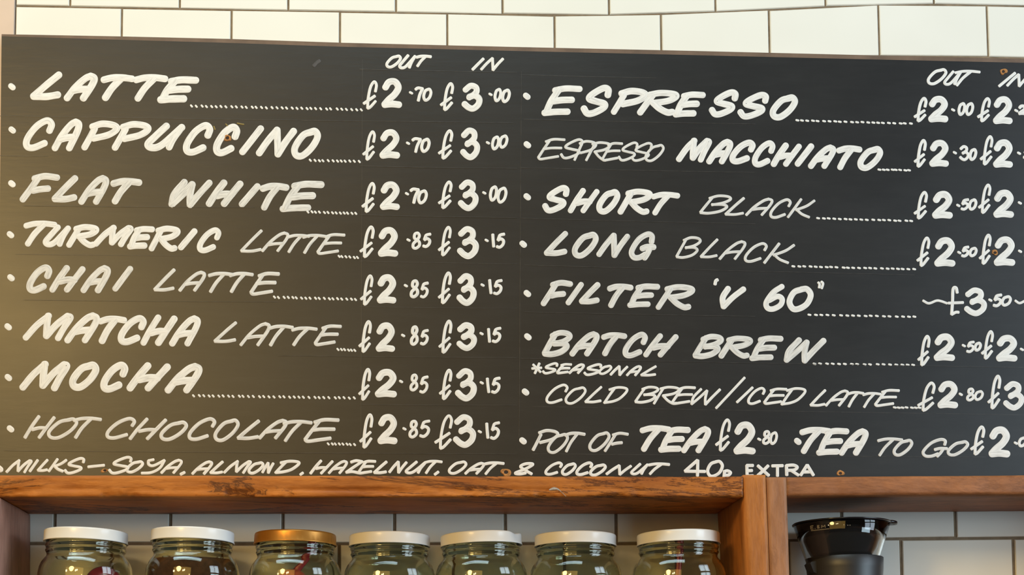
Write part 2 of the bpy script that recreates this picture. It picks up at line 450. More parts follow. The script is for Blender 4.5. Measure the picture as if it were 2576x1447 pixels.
GL = {
 'L': [[(1, 0), (.55, .42), (0, .97)], [(0, .97), (.5, .98), (.96, .90)]],
 'A': [[(0, 1), (.3, .52), (.66, .12), (.88, 0)], [(.86, 0), (1, .1), (.93, .38), (.6, 1)], [(.24, .66), (.5, .60), (.82, .58)]],
 'T': [[(0, .11), (.3, .01), (.65, 0), (1, .06)], [(.62, .04), (.3, .5), (.06, 1)]],
 'E': [[(.3, .09), (.6, .01), (1, .03)], [(.42, .05), (.2, .5), (.06, .95)], [(.24, .53), (.5, .48), (.78, .47)], [(0, 1), (.3, .96), (.66, .95)]],
 'e': [[(.28, .12), (.58, 0), (1, .02)], [(.42, .08), (.18, .55), (0, .92)], [(.19, .49), (.5, .44), (.88, .44)], [(0, .92), (.08, 1), (.35, .95), (.76, .86)]],
 'F': [[(.34, .1), (.65, 0), (1, .06)], [(.46, .06), (.25, .5), (0, 1)], [(.3, .62), (.5, .56), (.74, .53)]],
 'C': [[(.92, .38), (1, .14), (.82, .0), (.42, .22), (.08, .66), (.06, .94), (.3, 1), (.74, .83)]],
 'P': [[(.32, .2), (.17, .58), (0, 1)], [(.24, .12), (.55, 0), (.9, .06), (1, .22), (.75, .46), (.28, .62)]],
 'R': [[(.36, .1), (.2, .5), (0, 1)], [(.26, .1), (.58, 0), (.94, .06), (1, .2), (.78, .4), (.36, .52)], [(.36, .5), (.55, .8), (.76, .99), (.9, .97)]],
 'U': [[(.55, 0), (.22, .48), (0, .84), (.13, 1), (.42, .86), (1, .06)], [(1, .06), (.76, .56), (.62, .99)]],
 'I': [[(1, 0), (.55, .45), (0, 1)]],
 'N': [[(0, .95), (.25, .45), (.52, 0)], [(.52, .0), (.53, .5), (.54, 1)], [(.54, 1), (.76, .5), (1, .05)]],
 'O': [[(.78, .02), (.4, .16), (.05, .65), (.08, .96), (.36, 1), (.76, .66), (1, .24), (.9, 0), (.68, .04)]],
 'W': [[(.36, 0), (.1, .52), (.03, .97)], [(.03, .97), (.3, .55), (.56, .1)], [(.56, .1), (.5, .6), (.5, 1)], [(.5, 1), (.72, .55), (1, .03)]],
 'H': [[(.48, 0), (.22, .5), (0, 1)], [(1, .05), (.75, .5), (.48, 1)], [(.25, .62), (.5, .54), (.74, .55)]],
 'M': [[(0, .97), (.25, .42), (.52, 0)], [(.5, 0), (.47, .5), (.46, .90)], [(.46, .90), (.7, .38), (.94, .02)], [(.94, .02), (1, .1), (.86, .52), (.72, 1)]],
 'S': [[(.98, .28), (1, .06), (.8, .0), (.35, .24), (.22, .42), (.5, .52), (.84, .62), (.8, .78), (.4, .98), (.14, 1), (0, .80)]],
 'B': [[(.42, .06), (.2, .52), (0, .95)], [(.3, .14), (.6, 0), (.92, .04), (1, .2), (.76, .40), (.38, .52)], [(.38, .50), (.74, .50), (.88, .64), (.66, .88), (.28, 1), (0, .97)]],
 'D': [[(.44, .08), (.22, .52), (0, 1)], [(.22, .14), (.6, 0), (.95, .06), (.98, .26), (.7, .68), (.4, .88), (.04, .97)]],
 'G': [[(.9, .32), (.92, .08), (.72, 0), (.32, .22), (0, .7), (.08, .96), (.34, .98), (.62, .84)], [(.48, .60), (.7, .53), (1, .54)], [(.84, .56), (.72, .8), (.58, 1)]],
 'K': [[(.5, 0), (.25, .5), (0, 1)], [(1, .08), (.7, .38), (.30, .60)], [(.32, .56), (.52, .82), (.8, 1)]],
 'V': [[(.3, 0), (.06, .5), (.1, 1)], [(.1, 1), (.5, .5), (1, .03)]],
 'X': [[(0, 0), (.5, .5), (1, 1)], [(.95, 0), (.5, .5), (0, 1)]],
 'Y': [[(.28, .08), (.3, .36), (.5, .44), (.95, .05)], [(.95, .05), (.75, .62), (.4, .95), (0, 1)], [(.28, .08), (.5, 0)]],
 'Z': [[(.3, .12), (.62, 0), (1, .08)], [(.97, .1), (.5, .5), (0, .95)], [(0, .95), (.4, .9), (.78, 1)]],
 '&': [[(.95, 1), (.62, .68), (.3, .3), (.55, .04), (.92, 0), (1, .12), (.6, .5), (0, .9), (.25, 1), (.6, .9)]],
 '£': [[(.90, .36), (.98, .12), (.80, 0), (.52, .2), (.34, .62), (.30, .97)], [(.30, .98), (.5, .93), (.92, .71)], [(0, .80), (.4, .67), (.86, .52)]],
 '$': [[(.60, .2), (.52, .02), (.32, .06), (.28, .5), (.22, 1)], [(.22, 1), (.5, .92), (.7, .92)], [(0, .58), (.5, .57), (1, .56)]],
 '2': [[(.08, .24), (.32, .02), (.72, .0), (.95, .24), (.72, .52), (.3, .76), (.02, .96)], [(.02, .97), (.5, .94), (1, .97)]],
 '3': [[(.06, .18), (.42, .0), (.76, .07), (.80, .26), (.60, .40), (.30, .52)], [(.32, .49), (.68, .43), (.98, .58), (.92, .82), (.58, 1), (.27, .95), (0, .80)]],
 '0': [[(.62, .0), (.22, .16), (0, .62), (.16, .98), (.46, .98), (.82, .74), (1, .3), (.82, 0), (.55, .01)]],
 '1': [[(.2, 0), (.45, .5), (.8, 1)]],
 '5': [[(1, 0), (.6, .04), (.38, .1)], [(.38, .1), (.25, .3), (.16, .46)], [(.16, .46), (.56, .36), (.9, .52), (.8, .8), (.4, 1), (0, .95)]],
 '6': [[(.95, 0), (.45, .26), (.05, .7), (.12, .96), (.45, 1), (.86, .82), (.95, .56), (.68, .44), (.2, .62)]],
 '7': [[(0, .12), (.35, .0), (1, .06)], [(.98, .06), (.6, .5), (.38, 1)]],
 '8': [[(.62, .46), (.25, .32), (.32, .06), (.70, 0), (.88, .2), (.58, .46), (.12, .70), (.1, .94), (.45, 1), (.88, .82), (.86, .58), (.5, .42)]],
 '4': [[(.62, 0), (.3, .36), (0, .7)], [(0, .7), (.5, .71), (1, .72)], [(.64, 0), (.62, 1)]],
 'p': [[(.1, 0), (0, 1)], [(.08, .08), (.55, 0), (1, .22), (.72, .52), (.08, .56)]],
 '-': [[(0, .75), (.5, .4), (1, .1)]],
 ',': [[(.9, .1), (.2, .9)]],
 '/': [[(1, 0), (.5, .5), (0, 1)]],
 "'": [[(.85, .1), (.5, .3), (.35, .9)]],
 '"': [[(.1, .1), (.35, .4), (.25, .9)], [(.7, 0), (1, .3), (.75, 1)]],
 '~': [[(0, .1), (.24, .95), (.56, .12), (.76, .3), (1, .95)]],
 '*': [[(.78, 0), (.3, 1)], [(0, .52), (1, .45)], [(.12, .12), (.9, .88)]],
 'f': [[(.03, 0), (1, 0)], [(.05, 0), (.1, 1)], [(.07, .5), (.85, .47)], [(.1, 1), (1, .97)]],
 't': [[(0, .02), (1, 0)], [(.5, 0), (.5, 1)]],
 'r': [[(.02, .02), (.05, 1)], [(.02, .04), (.6, 0), (.9, .2), (.66, .47), (.06, .52)], [(.4, .52), (1, 1)]],
 'a': [[(0, 1), (.5, 0)], [(.52, 0), (1, 1)], [(.2, .68), (.82, .66)]],
}
S1, S2 = 660 / 2576.0, 700 / 2576.0
VIEW = {'A': (0, 100, S1), 'B': (0, 430, S1), 'C': (0, 770, S1), 'D': (640, 100, S1), 'E': (640, 430, S1), 'F': (640, 770, S1),
        'G': (1290, 100, S1), 'H': (1290, 430, S1), 'I': (1290, 770, S1), 'J': (1916, 100, S1), 'K': (1916, 430, S1), 'L': (1916, 770, S1),
        'M': (0, 1060, S2), 'N': (660, 1060, S2), 'O': (1300, 1060, S2), 'Q': (1876, 1060, S2)}
def glyphs(ink, text, wd, cap=None):
    """text: sheet letter, then glyph and its ink extents on that sheet; '.' is a dab (centre)"""
    tk = text.split(); i = 0; sh = None
    while i < len(tk):
        if tk[i].startswith('@'): sh = VIEW[tk[i][1:]]; i += 1; continue
        if tk[i].startswith('w='): wd = float(tk[i][2:]); i += 1; continue
        g = tk[i]; ox, oy, sc = sh; ww = wd * sc
        if g == '.':
            x, y = ox + float(tk[i + 1]) * sc, oy + float(tk[i + 2]) * sc; i += 3
            ink.stroke([(x - 2.2, y - 1.2), (x + 2.2, y + 1.2)], 6.5, 1.0); continue
        x0, y0, x1, y1 = [float(q) for q in tk[i + 1:i + 5]]; i += 5
        x0, x1, y0, y1 = ox + x0 * sc, ox + x1 * sc, oy + y0 * sc, oy + y1 * sc
        cc = cap if cap is not None else (0.9 if ww > 12 else 0.6)
        m = ww * 0.5 * (0.92 if ww > 12 else 0.8)
        ax, bx, ay, by = x0 + m, x1 - m, y0 + m, y1 - m
        for stq in GL[g]:
            ink.stroke([(ax + (bx - ax) * u, ay + (by - ay) * v) for u, v in stq], ww * SRNG.uniform(0.95, 1.04), cc)
def leader(x0, y0, x1, y1, n, flat, parent, what):
    ink = Ink()
    for k in range(n):
        t = (k + SRNG.uniform(-0.18, 0.18)) / max(1, n - 1); t = min(1, max(0, t))
        x, y = x0 + (x1 - x0) * t, y0 + (y1 - y0) * t + SRNG.uniform(-0.5, 0.5)
        if flat: ink.stroke([(x - 2.6, y - 0.5), (x + 2.2, y + 0.5)], 5.2, 1.0, 0.0002)
        else: ink.stroke([(x - 1.6, y - 1.9), (x + 1.6, y + 1.7)], 4.8, 0.9, 0.0002)
    ink.done('dotted_leader', parent, 'dotted line after ' + what)
def sheet(s, x, y): ox, oy, sc = VIEW[s]; return ox + x * sc, oy + y * sc
def row(words, prices=(), bul=None, dots=None, say=''):
    """words: (glyph text, stroke width); the name is a part, its bullet, leader and prices hang under it"""
    o = None
    for (t, wdt), word in zip(words, say if isinstance(say, (list, tuple)) else [say]):
        ink = Ink(); glyphs(ink, t, wdt)
        thin = word.split()[0] in ('FLAT', 'WHITE', 'LONG', 'BATCH', 'BREW', 'HOT', 'CHOCOLATE', 'FILTER', 'CHAI') or 'thin strokes' in word
        q = ink.done('item_name', board, 'white brush lettering reading ' + word, M_thin if thin else None)
        o = o or q
    say = ' '.join(say) if isinstance(say, (list, tuple)) else say
    if bul:
        b = Ink(); x, y = sheet(*bul)
        b.stroke([(x - 2.4, y - 2.0), (x + 2.4, y + 2.0)], 14.5, 1.0)
        b.done('bullet', o)
    if dots:
        s0, a, b_, s1, c, d, n, flat = dots
        leader(*sheet(s0, a, b_), *sheet(s1, c, d), n, flat, o, say)
    for t, lab in prices:
        p = Ink(); glyphs(p, t, 28); p.done('price', o, 'painted price ' + lab)

row([('@A L 295 312 612 595 A 625 325 957 607 T 985 340 1330 603 T 1303 340 1655 610 E 1543 360 1957 622', 70)],
    [('@D w=29 £ 1062 402 1212 692 w=65 2 1245 383 1450 675 w=30 . 1538 522 7 1570 462 1665 612 0 1650 475 1745 605', '£2.70'),
     ('@D w=29 £ 1820 420 1960 705 w=60 3 2035 425 2237 703 w=30 . 2318 537 0 2350 477 2430 610 0 2425 485 2515 618', '£3.00')],
    ('A', 117, 462), ('A', 1880, 652, 'D', 1050, 688, 35, 0), 'LATTE')
row([('@A C 218 763 537 1092 A 507 775 805 1097 P 798 795 1178 1090 P 1097 800 1485 1092 U 1420 815 1818 1092 C 1790 812 2090 1135 C 2088 828 2355 1140 I 2348 840 2592 1135 @D N 15 853 418 1158 O 357 868 650 1170', 68)],
    [('@D w=29 £ 1058 893 1192 1193 w=65 2 1225 885 1430 1172 w=30 . 1508 1017 7 1540 960 1645 1115 0 1630 968 1727 1107', '£2.70'),
     ('@D w=29 £ 1800 883 1952 1182 w=60 3 2020 865 2215 1180 w=30 . 2293 1013 0 2325 945 2410 1083 0 2400 935 2492 1067', '£3.00')],
    ('A', 120, 887), ('D', 545, 1186, 'D', 1030, 1195, 12, 0), 'CAPPUCCINO')
row([('@B F 192 22 592 312 L 507 42 768 312 A 768 42 1070 335 T 1083 73 1397 330', 66),
     ('@B W 1643 78 2088 367 H 2022 85 2390 355 I 2343 120 2560 360 @E T 50 120 345 392 E 245 97 690 405', 68)],
    [('@E w=29 £ 1050 112 1190 418 w=65 2 1230 110 1430 390 w=30 . 1498 225 7 1522 167 1625 327 0 1600 187 1700 325', '£2.70'),
     ('@E w=29 £ 1800 98 1945 380 w=60 3 1998 87 2200 392 w=30 . 2257 217 0 2305 147 2390 298 0 2380 160 2482 318', '£3.00')],
    ('B', 117, 127), ('E', 525, 404, 'E', 995, 419, 13, 0), ['FLAT','WHITE'])
row([('@B T 228 490 565 745 U 420 525 697 750 R 650 525 970 757 M 913 530 1310 750 E 1247 542 1523 770 R 1460 540 1768 792 I 1748 565 1938 780 C 1927 555 2172 808', 60),
     ('@B L 2357 575 2580 805 @E A 65 597 340 800 T 312 622 550 810 T 465 622 712 818 e 610 615 897 825', 31)],
    [('@E w=29 £ 1030 540 1180 862 w=65 2 1210 558 1412 848 w=30 . 1513 680 8 1540 600 1640 772 5 1645 610 1740 755', '£2.85'),
     ('@E w=29 £ 1800 543 1937 845 w=60 3 1990 545 2202 863 w=30 . 2280 683 1 2325 612 2365 757 5 2368 610 2465 762', '£3.15')],
    ('B', 103, 627), ('E', 828, 842, 'E', 1012, 852, 6, 0), ['TURMERIC','LATTE in thin strokes'])
row([('@B C 255 922 510 1200 H 485 925 840 1197 A 790 927 1085 1203 I 1102 932 1308 1187', 63),
     ('@B L 1505 957 1725 1187 A 1750 982 2020 1190 T 2038 995 2300 1203 T 2243 995 2495 1203 e 2450 995 2752 1225', 36)],
    [('@E w=29 £ 1035 1020 1168 1330 w=65 2 1200 1022 1395 1308 w=30 . 1487 1128 8 1523 1070 1620 1248 5 1622 1090 1715 1250', '£2.85'),
     ('@E w=29 £ 1800 992 1937 1315 w=60 3 1985 1008 2180 1322 w=30 . 2240 1122 1 2293 1060 2340 1215 5 2340 1065 2440 1218', '£3.15')],
    ('B', 108, 1050), ('E', 195, 1242, 'E', 995, 1263, 19, 0), ['CHAI','LATTE in thin strokes'])
row([('@C M 222 65 722 348 A 632 65 978 368 T 957 97 1250 375 C 1150 92 1437 382 H 1378 82 1742 393 A 1660 92 1970 400', 66),
     ('@C L 2095 150 2330 365 A 2350 160 2655 398 @F T 130 187 390 400 T 357 205 625 397 e 583 185 862 393', 34)],
    [('@F w=29 £ 1020 143 1152 467 w=65 2 1188 167 1383 457 w=30 . 1460 290 8 1525 195 1615 387 5 1622 228 1715 385', '£2.85'),
     ('@F w=29 £ 1805 138 1943 475 w=60 3 1983 163 2185 440 w=30 . 2230 272 1 2283 213 2325 365 5 2328 207 2428 362', '£3.15')],
    ('C', 80, 205), ('F', 820, 428, 'F', 990, 436, 6, 0), ['MATCHA','LATTE in thin strokes'])
row([('@C M 190 538 687 840 O 675 550 972 827 C 980 550 1257 847 H 1243 553 1677 840 A 1617 562 1985 860', 71)],
    [('@F w=29 £ 1018 612 1145 937 w=65 2 1180 625 1400 903 w=30 . 1440 742 8 1520 667 1612 837 5 1615 685 1713 858', '£2.85'),
     ('@F w=29 £ 1810 620 1943 930 w=60 3 1970 613 2182 933 w=30 . 2232 755 1 2270 700 2318 860 5 2320 697 2420 860', '£3.15')],
    ('C', 82, 703), ('C', 1900, 882, 'F', 983, 905, 33, 0), 'MOCHA')
row([('@C H 230 1070 547 1308 O 457 1098 765 1308 T 710 1090 1005 1308', 36),
     ('@C C 1028 1092 1333 1310 H 1262 1095 1642 1320 O 1562 1130 1842 1322 C 1835 1095 2120 1323 O 2093 1110 2350 1330 L 2322 1115 2555 1317 @F A 35 1110 325 1313 T 272 1122 575 1340 e 483 1103 840 1343', 36)],
    [('@F w=29 £ 1028 1058 1167 1407 w=65 2 1205 1067 1405 1362 w=30 . 1473 1207 8 1510 1122 1610 1298 5 1615 1118 1730 1293', '£2.85'),
     ('@F w=29 £ 1765 1067 1950 1418 w=60 3 1950 1065 2175 1390 w=30 . 2213 1235 1 2265 1142 2308 1308 5 2310 1135 2415 1312', '£3.15')],
    ('C', 103, 1207), ('F', 725, 1354, 'F', 983, 1362, 8, 0), ['HOT','CHOCOLATE'])
row([('@M M 50 352 300 485 I 265 350 360 475 L 340 348 450 470 K 440 340 625 475 S 590 335 785 490 - 805 395 975 440 S 1000 325 1222 490 O 1160 365 1330 480 Y 1300 345 1545 492 A 1483 350 1690 490 , 1650 460 1725 505 '
      'A 1770 365 1970 498 L 1938 365 2072 492 M 2065 360 2330 490 O 2290 375 2445 490 @N N -10 375 112 490 D 110 360 350 490 , 333 465 390 508 '
      'H 435 355 660 495 A 605 360 790 492 Z 765 355 935 490 e 880 360 1057 492 L 1025 365 1160 490 N 1165 365 1345 488 U 1320 365 1520 490 T 1495 360 1672 492 , 1575 455 1645 508 '
      'O 1715 367 1895 492 A 1868 378 2060 497 T 2045 375 2245 500 & 2332 382 2512 500 '
      '@O C 252 375 425 502 O 408 385 552 502 C 540 375 705 505 O 668 395 830 508 N 820 400 1068 505 U 1050 385 1222 500 T 1210 385 1422 500 '
      'w=30 4 1545 350 1755 518 0 1755 362 1915 520 p 1905 448 1990 545 @Q f -5 398 80 520 X 100 400 225 515 t 232 400 355 520 r 362 395 500 512 a 497 395 638 512', 27)],
    (), ('M', -4, 440), None, 'MILKS - SOYA, ALMOND, HAZELNUT, OAT & COCONUT 40p EXTRA')
row([('@D O 1285 150 1445 278 U 1415 142 1590 288 T 1580 150 1745 272', 29)], say='OUT above the left prices')
row([('@D I 2130 175 2260 305 N 2215 170 2452 310', 29)], say='IN above the left prices')
row([('@J O 1620 283 1820 442 U 1785 300 1965 450 T 1890 298 2153 460', 29)], say='OUT above the right prices')
row([('@J I 2320 315 2500 468 N 2400 330 2640 468', 29)], say='IN above the right prices')
row([('@G E 280 447 687 748 S 668 447 967 753 P 962 475 1330 740 R 1220 493 1632 745 E 1568 508 1897 762 S 1925 490 2213 760 S 2205 515 2512 780 @J O 75 540 355 787', 64)],
    [('@J w=29 £ 1490 565 1627 815 w=65 2 1632 557 1833 815 w=30 . 1880 690 0 1925 617 2005 745 0 2000 617 2085 745', '£2.00'),
     ('@J w=29 £ 2113 567 2250 815 w=65 2 2268 560 2465 833 w=30 . 2500 697 2 2515 640 2600 740 0 2600 640 2690 745', '£2.20')],
    ('G', 137, 555), ('J', 345, 793, 'J', 1466, 824, 22, 1), 'ESPRESSO')
row([('@G e 240 968 520 1183 S 463 972 690 1170 P 595 988 825 1193 R 710 1000 960 1195 e 870 1008 1085 1195 S 1030 1003 1230 1192 S 1155 1008 1370 1195 O 1290 1027 1488 1197', 26),
     ('@G M 1603 962 1955 1208 A 1900 975 2162 1225 C 2122 983 2382 1222 C 2342 988 2578 1252 @J H 90 1010 395 1250 I 325 1018 515 1248 A 455 1030 730 1270 T 730 1040 990 1282 O 937 1047 1190 1283', 61)],
    [('@J w=29 £ 1492 978 1620 1262 w=65 2 1642 988 1840 1253 w=30 . 1897 1110 3 1937 1038 2040 1190 0 2035 1068 2115 1187', '£2.30'),
     ('@J w=29 £ 2140 940 2275 1240 w=65 2 2270 985 2468 1262 w=30 . 2527 1115 5 2562 1060 2660 1170 0 2655 1065 2740 1172', '£2.50')],
    ('G', 143, 1032), ('J', 1150, 1274, 'J', 1455, 1284, 8, 1), ['ESPRESSO in thin strokes','MACCHIATO'])
row([('@H S 290 143 552 413 H 540 167 852 418 O 818 183 1052 422 R 1030 177 1370 430 T 1355 207 1645 440', 58),
     ('@H B 1830 235 2148 427 L 2078 257 2280 443 A 2280 265 2556 445 @K C 70 272 292 468 K 247 267 530 467', 28)],
    [('@K w=29 £ 1490 200 1632 482 w=65 2 1672 205 1877 473 w=28 . 1930 340 5 1950 272 2040 388 0 2030 275 2115 387', '£2.50'),
     ('@K w=29 £ 2122 127 2255 427 w=65 2 2273 192 2478 465 w=28 . 2535 315 8 2575 255 2660 385 0 2655 260 2740 380', '£2.80')],
    ('H', 142, 255), ('K', 555, 466, 'K', 1470, 492, 18, 1), ['SHORT','BLACK in thin strokes'])
row([('@H L 305 590 543 838 O 577 602 840 855 N 820 607 1152 857 G 1142 597 1410 882', 57),
     ('@H B 1597 645 1850 862 L 1835 663 2020 860 A 2020 683 2290 877 C 2263 703 2500 900 @K K 15 703 330 915', 28)],
    [('@K w=29 £ 1518 648 1655 948 w=65 2 1692 658 1903 945 w=28 . 1940 803 5 1955 737 2042 848 0 2035 750 2118 845', '£2.50'),
     ('@K w=29 £ 2130 620 2257 928 w=65 2 2277 650 2490 937 w=28 . 2537 790 8 2575 735 2660 860 0 2655 740 2740 855', '£2.80')],
    ('H', 102, 720), ('K', 312, 937, 'K', 1498, 966, 23, 1), ['LONG','BLACK in thin strokes'])
row([('@H F 275 1073 592 1330 I 518 1090 698 1322 L 650 1093 860 1313 T 925 1110 1185 1348 E 1122 1107 1447 1345 R 1402 1115 1785 1367', 57),
     ("@H w=34 ' 1953 1050 2033 1135 w=58 V 2022 1130 2292 1360", 57),
     ('@K 6 12 1110 235 1382 0 247 1135 508 1383 w=26 " 540 1078 612 1165', 57)],
    [('@K w=24 ~ 1575 1262 1830 1312 w=29 $ 1822 1133 1990 1422 w=58 3 1987 1147 2212 1425 w=30 . 2245 1270 5 2265 1207 2365 1337 0 2350 1225 2455 1330 w=24 ~ 2480 1262 2680 1310', '£3.50')],
    ('H', 143, 1205), ('K', 470, 1413, 'K', 1500, 1434, 18, 1), ['FILTER', 'V with an opening quote mark', '60 with a closing quote mark'])
row([('@I B 287 237 585 500 A 557 250 850 497 T 865 260 1125 495 C 1072 255 1325 512 H 1280 267 1628 507', 58),
     ('@I B 1765 275 2070 520 R 2020 292 2355 517 E 2320 290 2658 540 @L W 207 308 635 565', 58)],
    [('@L w=29 £ 1527 287 1657 598 w=65 2 1687 277 1900 545 w=28 . 1985 390 5 2005 343 2095 460 0 2085 355 2160 445', '£2.50'),
     ('@L w=29 £ 2152 240 2280 532 w=65 2 2298 290 2513 550 w=28 . 2555 427 8 2585 370 2670 490 0 2665 375 2750 485', '£2.80')],
    ('I', 148, 303), ('L', 518, 567, 'L', 1498, 579, 17, 1), ['BATCH','BREW'])
row([('@I * 178 553 292 672 S 285 555 445 670 e 425 563 585 670 A 545 565 705 670 S 692 565 875 685 O 838 580 975 675 N 950 582 1135 690 A 1110 583 1265 692 L 1250 583 1415 692', 26)], say='*SEASONAL')
row([('@I C 315 765 545 960 O 505 793 722 965 L 702 785 880 957 D 887 790 1132 965', 27),
     ('@I B 1193 787 1435 957 R 1375 787 1640 970 e 1555 790 1800 970 W 1735 805 2045 980 / 1985 693 2287 1015 I 2190 790 2365 957 C 2297 797 2480 970 @L e 15 805 255 970 D 185 800 437 980', 27),
     ('@L L 470 817 635 990 A 620 822 855 990 T 835 840 1010 1000 T 985 848 1180 1005 e 1105 818 1360 990', 27)],
    [('@L w=29 £ 1525 745 1708 1043 w=65 2 1722 740 1930 1010 w=28 . 1955 868 8 2005 805 2095 935 0 2085 830 2180 930', '£2.80'),
     ('@L w=29 £ 2215 678 2352 1022 w=58 3 2370 740 2578 1025 w=28 . 2620 880 0 2650 830 2730 940 0 2720 830 2800 940', '£3.00')],
    ('I', 125, 845), ('L', 1308, 997, 'L', 1550, 1000, 7, 1), ['COLD','BREW/ICED','LATTE'])
row([('@O P 140 75 390 278 O 275 112 480 298 T 435 100 640 292 O 660 98 865 280 F 805 100 1040 288', 29),
     ('@O T 1135 38 1435 285 E 1308 50 1612 290 A 1520 45 1797 298', 57)],
    [('@I w=29 £ 1985 1107 2142 1437 w=65 2 2165 1143 2385 1463 w=28 . 2420 1310 8 2445 1222 2535 1362 0 2520 1235 2602 1362', '£2.80')],
    ('I', 100, 1325), None, ['POT OF in thin strokes','TEA'])
row([('@Q T 495 55 800 305 E 650 62 960 318 A 860 67 1135 320', 57),
     ('@Q T 1213 153 1460 328 O 1358 167 1548 322 G 1633 158 1875 338 O 1858 180 2065 322', 29)],
    [('@Q w=29 £ 2075 42 2217 322 w=66 2 2245 55 2450 340 w=28 . 2500 203 0 2520 145 2605 240 0 2595 145 2680 240', '£2.00')],
    ('Q', 482, 187), None, ['TEA','TO GO in thin strokes'])

# --- marks and screw holes in the board
def blob(px, py, rx, ry, m, name, label=None, seed=0):
    """a splintered screw hole: a torn rim of bare wood around a sunk rusty screw"""
    bm = bmesh.new(); n = 16; rr = random.Random(seed)
    rad = [rr.uniform(0.45, 1.3) for _ in range(n)]
    rad = [(rad[i - 1] + 2 * rad[i] + rad[(i + 1) % n]) / 4 for i in range(n)]
    def ring(k, h, jit):
        return [bm.verts.new(P(px + rx * k * (rad[i] if jit else 1) * math.cos(2 * math.pi * i / n), py + ry * k * (rad[i] if jit else 1) * math.sin(2 * math.pi * i / n), YB - h)) for i in range(n)]
    a = ring(1, 0.00005, True); b = ring(0.8, 0.0009, True); c = ring(0.42, 0.0006, False); d = ring(0.36, 0.0002, False)
    e = bm.verts.new(P(px, py, YB - 0.0003))
    for A, B, mi in ((a, b, 0), (b, c, 0), (c, d, 1)):
        for i in range(n):
            f = bm.faces.new((A[i], A[(i + 1) % n], B[(i + 1) % n], B[i])); f.material_index = mi
    for i in range(n):
        f = bm.faces.new((d[i], d[(i + 1) % n], e)); f.material_index = 1
    bmesh.ops.recalc_face_normals(bm, faces=bm.faces)
    return obj(name, bm, [m, M_hole], board, False, label)
for k, (x, y, a, b) in enumerate([(572, 347, 11, 10), (2524, 180, 9, 9), (2503, 636, 10, 8), (264, 1184, 10, 7), (1273, 1188, 13, 11), (2114, 1191, 10, 8)]):
    blob(x, y, a, b, M_chip, 'screw_hole', 'screw hole with splintered orange rim', seed=k + 1)
sm = Ink(); sm.stroke([(789, 166), (797, 158), (804, 153)], 9, 0.6, 0.0003)
sm.done('chalk_smudge', board, 'grey smudge above the LATTE row', M_smudge)
fl = Ink(); fl.stroke([(597, 310), (606, 312), (613, 313)], 3.5, 0.8, 0.0003); fl.stroke([(568, 312), (573, 317)], 3, 0.8, 0.0003); fl.stroke([(538, 318), (541, 326)], 3, .8, 0.0003)
fl.done('paint_fleck', board, 'yellowish fleck near CAPPUCCINO', M_fleck)

M_guide = simple('faint_chalk_line', (0.031, 0.029, 0.028), 0.42, var=0.5, scale=90, spec=0.5)
gl = Ink()
for x0, y0, x1, y1 in ((905, 174, 1300, 182), (0, 292, 1290, 309), (0, 392, 120, 393), (905, 418, 1300, 424), (60, 518, 640, 522), (905, 541, 1300, 548), (40, 640, 500, 644), (905, 657, 1300, 664), (905, 772, 1300, 776), (60, 755, 700, 760),
                      (700, 895, 1300, 900), (905, 1018, 1300, 1020), (10, 1134, 1300, 1143), (1310, 188, 1650, 196), (1318, 300, 1900, 312), (1310, 422, 1900, 434), (1310, 549, 1900, 563), (1320, 667, 2300, 692),
                      (1320, 785, 1900, 796), (1310, 902, 2576, 925), (1340, 1023, 2576, 1044), (1340, 1142, 2480, 1150), (912, 150, 908, 1130), (1312, 180, 1306, 1100)):
    gl.stroke([(x0, y0), ((x0 + x1) / 2, (y0 + y1) / 2 + 0.8), (x1, y1)], 1.5, 0.5, 0.00003)
gl.done('chalk_guide_lines', board, 'faint chalk guide lines', M_guide)

# --- curl of white paint on the front of the crate
bm = bmesh.new()
pts = catmull([(1381, 1233), (1392, 1229.5), (1403, 1231), (1413, 1239), (1424, 1249.5)])
rows = []
for i, q in enumerate(pts):
    t = (pts[min(i + 1, len(pts) - 1)] - pts[max(0, i - 1)]).normalized(); nn = Vector((-t.y, t.x))
    k = i / (len(pts) - 1); hw = 0.6 + 3.2 * max(0, 1 - abs(k - 0.28) * 2.4)
    rows.append([bm.verts.new(P((q + nn * o * hw).x, (q + nn * o * hw).y, YF - 0.0008 - 0.0012 * z)) for o, z in ((-1, 0), (0, 1), (1, 0))])
for A, B in zip(rows, rows[1:]):
    for i in range(2): bm.faces.new((A[i], A[i + 1], B[i + 1], B[i]))
bmesh.ops.solidify(bm, geom=list(bm.faces), thickness=0.0006)
obj('paint_flake', bm, M_flake, crate, True, 'white curl of paint on the plank front')

